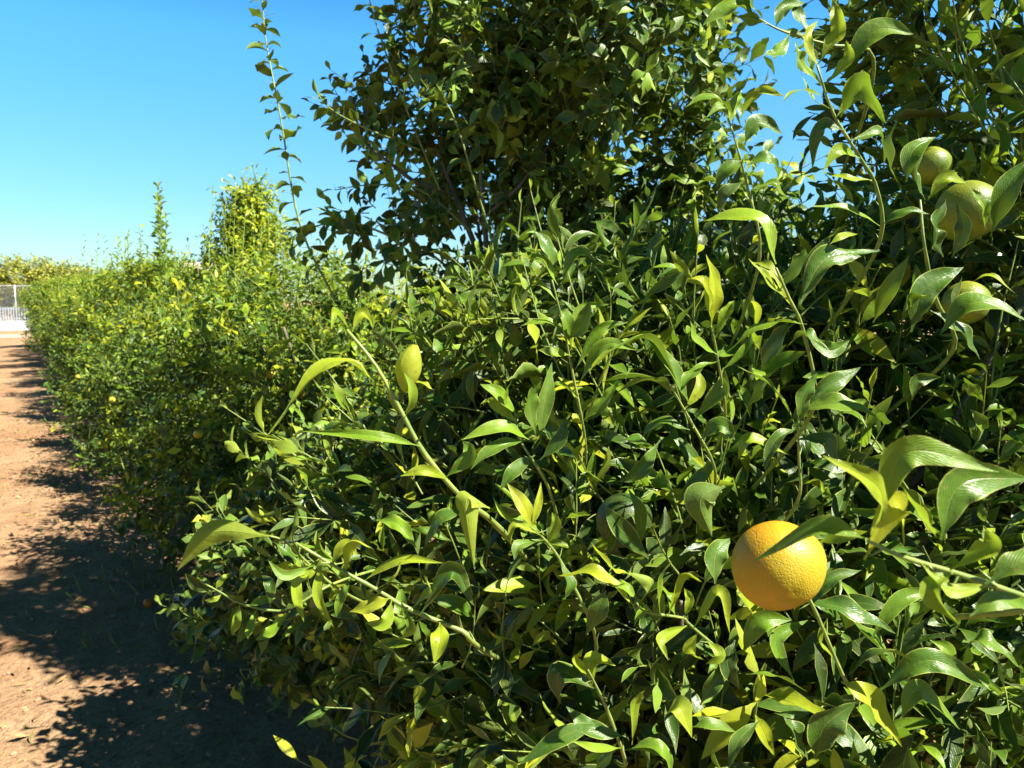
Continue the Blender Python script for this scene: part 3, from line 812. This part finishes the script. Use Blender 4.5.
# --- the tall lemon tree behind it
B_BASE = cf(.12, 2.75, 0)
lemon = empty('lemon_tree', B_BASE, 'tall thin-branched lemon tree rising dark against the sky behind the orange tree', 'tree')
limbs_for(lemon, B_BASE, [cf(.1, 2.7, 2.7), cf(-.25, 2.6, 2.0), cf(.4, 2.8, 2.4), cf(-.1, 2.5, 1.9), cf(.3, 2.9, 1.7), cf(.1, 2.9, 3.1)], .045, .5)
B_LOBES = [
    (cf(.08, 2.75, 2.60), (.43, .45, .80), 1050, 3.0),
    (cf(-.10, 2.70, 2.10), (.36, .45, .36), 420, 3.0),
    (cf(.28, 2.80, 2.10), (.38, .45, .55), 680, 3.0),
    (cf(.20, 2.85, 1.25), (.40, .50, .75), 760, 3.0),
    (cf(-.36, 2.60, 1.84), (.27, .28, .30), 150, 2.5),
    (cf(-.54, 2.25, .70), (.34, .36, .40), 420, 3.0),
    (cf(-.02, 2.72, 1.45), (.26, .34, .42), 420, 2.5),
    (cf(.30, 2.30, 2.25), (.26, .22, .34), 260, 2.6),
    (cf(.55, 2.80, 1.70), (.36, .38, .32), 400, 3.0),
    (cf(-.25, 2.95, .60), (.62, .62, .45), 500, 4.0),
    (cf(-.80, 2.95, .42), (.42, .50, .36), 420, 4.0),
]
mb = MB(); total = 0
for c, r, n, p in B_LOBES:
    pos, d, o = lobe_samples(c, r, int(n * 1.15), p, upw=.7, gap=4.0)
    m = len(pos)
    total += shoots(mb, pos, d, rng.uniform(.06, .18, m), 7, .088, .46, growth(m, .32), None, 6, 2, .0016, out=o, bend=(.7, .6), fold=(.3, .25), wave=.3)
mb.build('crown', [LEMON_LEAF, STEM], lemon, B_BASE)
print('lemon leaves', total)


def tree_shoot(root, base, ctrl, n_leaf, L0, W0, tint, mats, **kw):
    mb = MB(); long_shoot(mb, ctrl, n_leaf, L0, W0, tint, **kw)
    return mb.build('shoot', mats, root, base)


LM = [LEMON_LEAF, STEM]
for ctrl, n, kw in [
    ([at(335, 300, 2.5), at(300, 225, 2.45), at(281, 120, 2.4), at(266, 40, 2.4), at(262, -8, 2.4)], 52, {}),
    ([at(440, 190, 2.5), at(405, 105, 2.42), at(378, 30, 2.38), at(362, -30, 2.35)], 16, {'r': .004}),
    ([at(420, 150, 2.45), at(370, 130, 2.4), at(335, 112, 2.4), at(318, 95, 2.38)], 13, {}),
    ([at(400, 240, 2.5), at(350, 222, 2.5), at(310, 228, 2.5), at(288, 240, 2.5)], 14, {}),
    ([at(470, 230, 2.55), at(420, 190, 2.5), at(370, 185, 2.5), at(335, 190, 2.5)], 14, {}),
    ([at(640, 190, 2.6), at(690, 90, 2.5), at(722, 62, 2.45), at(738, 40, 2.4)], 16, {}),
    ([at(655, 130, 2.5), at(672, 60, 2.45), at(676, 10, 2.4), at(672, -40, 2.4)], 14, {}),
    ([at(520, 330, 2.3), at(480, 200, 2.2), at(455, 120, 2.15), at(440, 95, 2.15)], 16, {}),
]:
    tree_shoot(lemon, B_BASE, ctrl, n, .088, .5, .25, LM, thorn=.035, taper=.35, spread=1.25, **kw)

# --- the row of bushy citrus trees along the path
def row_crown(seed, lobes, n_leaf_len=.07, tint=.36, nu=4, dens=1.0):
    mb = MB(); tot = 0
    for c, r, n, p in lobes:
        pos, d, o = lobe_samples(c, r, int(n * dens * (1.75 if p > 2 else 1.3)), p, zmin=.1, upw=.6, gap=2.6 if p > 2 else 0)
        m = len(pos)
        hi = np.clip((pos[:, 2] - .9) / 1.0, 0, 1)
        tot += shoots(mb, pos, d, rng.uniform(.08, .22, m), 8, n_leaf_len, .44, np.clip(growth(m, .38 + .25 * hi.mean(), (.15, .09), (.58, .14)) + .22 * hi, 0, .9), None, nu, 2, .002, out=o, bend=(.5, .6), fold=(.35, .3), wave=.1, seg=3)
    print('row leaves', tot)
    return mb


ROWM = [ROW_LEAF, STEM]
ROW_X = 1.72
ROWG = 'citrus trees of the row along the path'
Y0, DY, NROW = 4.55, 2.15, 12
labels = [
    'low bushy citrus tree behind the lemon tree, with small yellowing fruit on its side',
    'bushy citrus tree with a tall pale pointed cone of shoots above its crown',
    'bushy citrus tree just left of the pale pointed cone, with a thin bare-looking shoot',
    'citrus tree carrying the tallest thin dark spire of leaves in the row',
]
ordn = ['fifth', 'sixth', 'seventh', 'eighth', 'ninth', 'tenth', 'eleventh']
for o_ in ordn: labels.append(f'small rounded citrus tree in the far row, {o_} beyond the lemon tree')
labels.append('farthest citrus tree at the end of the row, nearest the white wall')
variants = []
for k in range(4):
    if k == 0:
        lobes = [((0, 0, .85), (1.12, 1.15, .72), 1700, 6), ((-.15, .1, 1.2), (.85, .85, .42), 800, 5), ((.1, -.1, .8), (.8, .8, .6), 500, 2), ((-.40, -.1, .45), (.85, .9, .40), 560, 5), ((-.50, -.6, .42), (.62, .75, .36), 480, 5), ((-.5, 0, .28), (.72, .9, .22), 260, 5)]
    elif k == 1:
        lobes = [((0, 0, .84), (1.08, 1.02, .72), 1700, 6), ((.06, -.06, 1.66), (.36, .36, .46), 480, 2.5), ((.06, -.06, 2.12), (.18, .18, .36), 190, 2.5), ((.1, -.1, .8), (.8, .8, .6), 400, 2), ((-.45, 0, .5), (.85, .95, .42), 520, 5), ((-.55, -.1, .28), (.72, .9, .22), 260, 5)]
    else:
        lobes = [((0, 0, 1.0), (1.02, .98, .88), 1500, 6), ((rng.normal(0, .2), rng.normal(0, .3), 1.55), (.7, .7, .45), 550, 5), ((0, 0, .8), (.8, .8, .6), 300, 2), ((-.45, 0, .5), (.85, .95, .42), 450, 5)]
    mbk = row_crown(k, lobes, .078 if k < 2 else .086, nu=4 if k < 2 else 3)
    variants.append(mbk)

row_roots = []
first = {}
for i in range(NROW):
    loc = (ROW_X + rng.normal(0, .04), Y0 + DY * i + rng.normal(0, .08), 0)
    root = empty('citrus_tree', loc, labels[i], 'tree', ROWG)
    row_roots.append(root)
    k = i if i < 4 else 2 + i % 2
    if k not in first:
        cr = variants[k].build('crown', ROWM, root)
        tb = MB(); tube(tb, spline([(0, 0, -.08), (.02, .01, .2), (0, .02, .5)], 6), np.linspace(.08, .05, 6), 10)
        for q in range(5):
            a = q * 1.26 + k
            tube(tb, spline([(0, .02, .45), (.3 * math.cos(a), .3 * math.sin(a), .85), (.55 * math.cos(a), .55 * math.sin(a), 1.35)], 8), np.linspace(.035, .008, 8), 6)
        tk = tb.build('trunk', BARK, root)
        if i == 2: cr.scale = (1, 1, .70)
        first[k] = (cr, tk)
    else:
        for s in first[k]:
            c = s.copy(); COL.objects.link(c); c.parent = root
            if s.name.startswith('crown'):
                c.rotation_euler.z = rng.uniform(0, 6.28); sc = rng.uniform(.92, 1.06); c.scale = (1, 1, sc)


# unseen trees across the path and behind the camera, added to cut fill light: one mass of foliage
mb = MB()
for x, y, k, q in [(-4.4, -5, 2, 0), (-4.5, -2.6, 3, 1), (-4.4, -.2, 2, 2), (-4.5, 2.2, 3, 3), (-4.4, 4.6, 2, 4), (-4.5, 7.0, 3, 5), (1.9, -2.1, 3, 2), (1.8, -4.4, 2, 1)]:
    src = variants[k]; ca, sa = math.cos(q), math.sin(q)
    off = 0
    V = np.concatenate(src.v); V2 = np.stack((V[:, 0] * ca - V[:, 1] * sa + x, V[:, 0] * sa + V[:, 1] * ca + y, V[:, 2]), 1)
    Qs = np.concatenate(src.f4); Ms = np.concatenate(src.m4); T_ = np.concatenate(src.t)
    mb.v.append(V2); mb.uv.append(np.concatenate(src.uv)); mb.t.append(T_); mb.f4.append(Qs + mb.n); mb.m4.append(Ms); mb.n += len(V2)
tag(mb.build('unseen_orchard_foliage', ROWM), kind='stuff')


def row_shoot(i, px, py_top, py_bot, z, n, L0=.075, tint=.45, px_bot=None, W0=.38, r=.005):
    root = row_roots[i]; b = np.array(root.location)
    pb = at(px if px_bot is None else px_bot, py_bot, z); pt = at(px, py_top, z)
    m1 = pb * .6 + pt * .4 + rng.normal(0, .025, 3)
    tree_shoot(root, b, [pb, m1, pt], n, L0, W0, tint, ROWM, r=r, nu=4, nv=2, taper=.35, spread=1.0)


def zrow(px, off=0.0):
    """depth at which the view through column px crosses the tree row"""
    return (ROW_X + off) / ((px - 512) / FPX * math.cos(YAW) + math.sin(YAW))


# tall thin water shoots above the row
for i, px, t, b, n, kw in [(3, 158, 186, 285, 70, {'px_bot': 163, 'L0': .15, 'r': .012, 'W0': .5}), (3, 161, 205, 290, 50, {'L0': .15, 'W0': .5}), (3, 166, 215, 290, 34, {'L0': .13, 'r': .01}), (3, 140, 228, 290, 40, {'L0': .13, 'r': .01}), (3, 128, 232, 285, 40, {'L0': .13, 'r': .01}), (4, 118, 238, 290, 36, {'L0': .14}),
                           (2, 188, 242, 290, 18, {'L0': .09}), (1, 214, 190, 300, 30, {'tint': .6}), (1, 236, 190, 300, 34, {'tint': .62}), (1, 246, 205, 300, 26, {'tint': .6}), (1, 226, 200, 300, 30, {'tint': .6}), (1, 262, 225, 310, 20, {'tint': .6}),
                           (1, 281, 262, 330, 16, {'tint': .6}), (1, 205, 230, 300, 14, {'tint': .5}), (5, 96, 252, 290, 12, {'L0': .09}), (5, 104, 250, 290, 12, {'L0': .09})]:
    row_shoot(i, px, t, b, min(zrow(px, -.15), 6.2 + 0 * px if i == 1 else 99), n, **kw)
for px in range(84, 152, 7):
    row_shoot(3 + (px < 112), px, rng.uniform(234, 256), 285, zrow(px, -.1), 22, L0=.12, tint=.5)
for px, t in ((268, 215), (276, 232), (284, 240), (290, 248), (300, 252), (222, 196), (232, 188), (212, 215), (252, 204), (312, 258)):
    row_shoot(1, px, t, 310, 6.2, 26, L0=.075, tint=.6)
for px, t in ((340, 262), (372, 268), (395, 262), (418, 268), (445, 285), (305, 262), (325, 270)):
    row_shoot(0, px, t, 325, 4.3, 16, .065, .7)
# straggling shoots of the near row trees reaching over the path
row_shoot(1, 30, 515, 545, 5.35, 14, .07, .5, px_bot=110)
row_shoot(1, 45, 552, 535, 4.9, 14, .07, .5, px_bot=120)
row_shoot(1, 62, 425, 450, 6.4, 12, .07, .55, px_bot=95)
row_shoot(1, 100, 445, 470, 5.2, 16, .075, .8, px_bot=125)
row_shoot(1, 108, 420, 490, 5.1, 16, .07, .75, px_bot=130)

# small fruit on the row trees
for (px, py, z, dia, lab) in [
    (271, 374, 3.9, .050, 'small round yellow mandarin showing on the sunlit side of the row'),
    (303, 394, 3.75, .044, 'small amber mandarin half shaded beside the long drooping leaf'),
    (198, 434, 3.6, .042, 'dull yellowish mandarin in the dark middle of the row'),
    (112, 400, 5.8, .050, 'pale greenish mandarin at the edge of the row beside the path'),
    (317, 503, 3.0, .040, 'brownish mandarin low in the deep shade behind the long leaf'),
    (78, 377, 8.2, .055, 'tiny orange-tinted mandarin far along the row near the path'),
]:
    fruit('mandarin', at(px, py, z), dia, PEEL_MANDARIN, lab, 'mandarin', 'fruit on the row trees', False, stalk=.08)
p = ground_at(148, 605, .03)
fruit('fallen_mandarin', (p[0], p[1], ground_height(p[0], p[1]) + .020), .045, PEEL_FALLEN, 'fallen reddish mandarin lying on the shaded soil at the foot of the row', 'mandarin', None, False, (R(70), R(20)), .01, 0)

# ---------------------------------------------------------------- far end: wall, fence, trees, house
def box(mb, lo, hi, mat=0):
    (x0, y0, z0), (x1, y1, z1) = lo, hi
    V = [(x0, y0, z0), (x1, y0, z0), (x1, y1, z0), (x0, y1, z0), (x0, y0, z1), (x1, y0, z1), (x1, y1, z1), (x0, y1, z1)]
    mb.add(V, [(0, 3, 2, 1), (4, 5, 6, 7), (0, 1, 5, 4), (1, 2, 6, 5), (2, 3, 7, 6), (3, 0, 4, 7)], mat=mat)


WY = 46.0
wall = empty('boundary_wall', (0, WY, 0), 'low white boundary wall across the far end of the path', 'wall')
mb = MB(); box(mb, (-9, 0, -.3), (8, .2, .46)); mb.build('base_course', WHITEWASH, wall, smooth=False)
mb = MB()
for k in range(150):
    x0 = -8.9 + k * .112
    box(mb, (x0, .06, .46), (x0 + .045, .10, 1.16))
box(mb, (-9, .125, 1.02), (8, .16, 1.10)); box(mb, (-9, .125, .55), (8, .16, .62))
mb.build('railing', PANEL, wall, smooth=False)
fence = empty('chain_link_fence', (0, WY + .6, 0), 'tall grey chain-link fence on thin posts behind the white wall', 'fence')
for k in range(12):
    x = -8.2 + 1.28 * k
    mb = MB(); tube(mb, [(x, 0, -.2), (x, 0, 1.2), (x, 0, 2.25)], .032, 8); mb.build('post', STEELM, fence)
mb = MB()
for k in range(130):
    x0 = -9 + k * .13
    for s in (-1, 1):
        mb.add([(x0 - .004, .03, .3), (x0 + .004, .03, .3), (x0 + s * 1.9 + .004, .03, 2.2), (x0 + s * 1.9 - .004, .03, 2.2)], [(0, 1, 2, 3)])
tube(mb, [(-9, .03, 2.22), (0, .03, 2.22), (8, .03, 2.22)], .012, 5)
mb.build('wire_mesh', STEELM, fence)

mb = MB()
for c, r, n, p in [((0, 0, 2.4), (2.7, 2.4, 1.5), 520, 6), ((.8, .2, 3.0), (1.7, 1.6, 1.0), 260, 5), ((-1.1, -.3, 2.8), (1.5, 1.5, 1.0), 220, 5), ((0, 0, 1.2), (2.5, 2.3, .9), 260, 5)]:
    pos, d, o = lobe_samples(c, r, n, p, zmin=.3)
    m = len(pos)
    shoots(mb, pos, d, rng.uniform(.4, .8, m), 8, .30, .5, np.clip(rng.normal(.6, .2, m), 0, 1), None, 2, 2, .008, out=o, bend=(.4, .5), seg=3)
farc = None
FG = 'trees beyond the far fence'
far_lab = ['leftmost wide yellow-green tree beyond the fence, cut by the frame', 'yellow-green rounded tree beyond the fence between the leftmost and the row',
           'olive-green tree beyond the fence rising just behind the end of the row', 'yellow-green tree behind the far row, right of the fence', 'dull green tree behind the far row, left of the house roof']
for i, (x, y, s) in enumerate(((-4.5, 55, 1.0), (-1.0, 57.5, .98), (2.2, 56, 1.1), (6.0, 59, .9), (-8.6, 56, 1.02))):
    lab = far_lab[i] if i < 4 else 'yellow-green tree beyond the fence, farthest from the row'
    root = empty('orchard_tree', (x, y, 0), lab, 'tree', FG)
    if farc is None:
        c1 = mb.build('crown', [FAR_LEAF, STEM], root)
        tb = MB(); tube(tb, [(0, 0, -.1), (.05, 0, .8), (0, .05, 2.0)], [.16, .13, .08], 8); c2 = tb.build('trunk', BARK, root)
        farc = (c1, c2)
    else:
        for s_ in farc:
            c = s_.copy(); COL.objects.link(c); c.parent = root
    root.rotation_euler.z = i * 1.7; root.scale = (s, s, s * .84)

# house with a tiled roof showing over the row
hp = at(206, 284, 55); hx, hy = hp[0], hp[1]
house = empty('house', (hx, hy, 0), 'low house whose faded tiled roof shows above the row of trees', 'house')
house.rotation_euler.z = -YAW + .1; house.scale = (1, 1, 1.25)
mb = MB(); box(mb, (-3.2, -2.4, -.3), (3.2, 2.4, 2.55)); mb.build('wall', HOUSEWALL, house, smooth=False)
mb = MB()
for s in (-1, 1):
    ys_ = np.linspace(0, 1, 9)
    for k in range(8):      # tile courses, each a step lower
        a0, a1 = ys_[k], ys_[k + 1]
        y0, y1 = s * 2.9 * a0, s * 2.9 * a1 * 1.01
        z0, z1 = 3.30 - .85 * a0, 3.30 - .85 * a1 - .02
        mb.add([(-3.5, y0, z0), (3.5, y0, z0), (3.5, y1, z1), (-3.5, y1, z1), (-3.5, y0, z0 - .08), (3.5, y0, z0 - .08), (3.5, y1, z1 - .08), (-3.5, y1, z1 - .08)],
               [(0, 1, 2, 3), (7, 6, 5, 4), (3, 2, 6, 7), (0, 3, 7, 4), (1, 5, 6, 2)])
for x in (-3.2, 3.2):
    mb.add([(x, -2.4, 2.55), (x, 2.4, 2.55), (x, 0, 3.25)], None, [(0, 1, 2)])
mb.build('roof', ROOF, house, smooth=False)
for x in (-1.6, 1.5):
    mb = MB(); box(mb, (x - .5, -2.44, 1.0), (x + .5, -2.401, 2.1)); w_ = mb.build('window', DARKGLASS, house, smooth=False)

# ---------------------------------------------------------------- light, sky, camera
EL = R(47)
sh = nrm(.90 * RGT - .43 * np.array((math.sin(YAW), math.cos(YAW), 0)))
SUN = np.array((sh[0] * math.cos(EL), sh[1] * math.cos(EL), math.sin(EL)))
ld = bpy.data.lights.new('sun', 'SUN'); ld.energy = 5.0; ld.angle = R(.53); ld.color = (1, .95, .86)
so = bpy.data.objects.new('sun', ld); COL.objects.link(so)
so.rotation_euler = Vector(tuple(SUN)).to_track_quat('Z', 'Y').to_euler(); so.location = (3, -3, 8)
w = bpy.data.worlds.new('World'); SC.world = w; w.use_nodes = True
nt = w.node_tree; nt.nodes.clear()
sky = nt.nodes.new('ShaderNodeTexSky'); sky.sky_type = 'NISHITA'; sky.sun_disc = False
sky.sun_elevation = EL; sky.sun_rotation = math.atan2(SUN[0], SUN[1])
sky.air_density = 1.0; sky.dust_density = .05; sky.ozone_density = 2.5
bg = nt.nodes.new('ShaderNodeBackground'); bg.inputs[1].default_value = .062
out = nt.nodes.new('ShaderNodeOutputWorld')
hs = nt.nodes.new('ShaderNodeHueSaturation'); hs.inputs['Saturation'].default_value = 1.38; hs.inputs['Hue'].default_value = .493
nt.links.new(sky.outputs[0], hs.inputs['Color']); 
# added ramp: dims and warms the unseen overhead sky to weaken fill light
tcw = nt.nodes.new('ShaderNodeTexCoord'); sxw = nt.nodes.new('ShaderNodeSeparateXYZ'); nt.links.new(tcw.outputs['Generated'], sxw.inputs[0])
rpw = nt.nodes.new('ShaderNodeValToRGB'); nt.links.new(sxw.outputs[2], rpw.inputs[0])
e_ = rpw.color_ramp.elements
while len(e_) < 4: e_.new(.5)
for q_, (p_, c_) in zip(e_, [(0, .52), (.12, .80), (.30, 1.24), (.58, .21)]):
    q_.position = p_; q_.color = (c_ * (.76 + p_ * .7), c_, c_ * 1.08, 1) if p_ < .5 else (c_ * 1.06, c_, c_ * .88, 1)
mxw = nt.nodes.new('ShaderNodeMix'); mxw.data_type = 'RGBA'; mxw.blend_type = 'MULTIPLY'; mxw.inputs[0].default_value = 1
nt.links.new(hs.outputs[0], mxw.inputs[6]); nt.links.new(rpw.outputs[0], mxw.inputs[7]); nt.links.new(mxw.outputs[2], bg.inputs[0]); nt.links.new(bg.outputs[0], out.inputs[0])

cd = bpy.data.cameras.new('camera'); cam = bpy.data.objects.new('camera', cd); COL.objects.link(cam)
cam.location = tuple(CAM); cam.rotation_euler = (math.pi / 2 - PITCH, 0, -YAW)
cd.sensor_width = 36; cd.lens = 36 * FPX / 1024; cd.clip_start = .02; cd.clip_end = 2000
cd.dof.use_dof = True; cd.dof.focus_distance = .85; cd.dof.aperture_fstop = 16
SC.camera = cam
vs = SC.view_settings; vs.view_transform = 'Standard'; vs.look = 'None'; vs.exposure = 1.78; vs.gamma = 1; vs.use_curve_mapping = False
SC.render.engine = 'CYCLES'
cy = SC.cycles
cy.use_denoising = True; cy.denoiser = 'OPENIMAGEDENOISE'; cy.denoising_input_passes = 'RGB_ALBEDO_NORMAL'
cy.max_bounces = 7; cy.diffuse_bounces = 1; cy.glossy_bounces = 3; cy.transmission_bounces = 4; cy.transparent_max_bounces = 4
cy.caustics_reflective = False; cy.caustics_refractive = False; cy.sample_clamp_indirect = 4.0
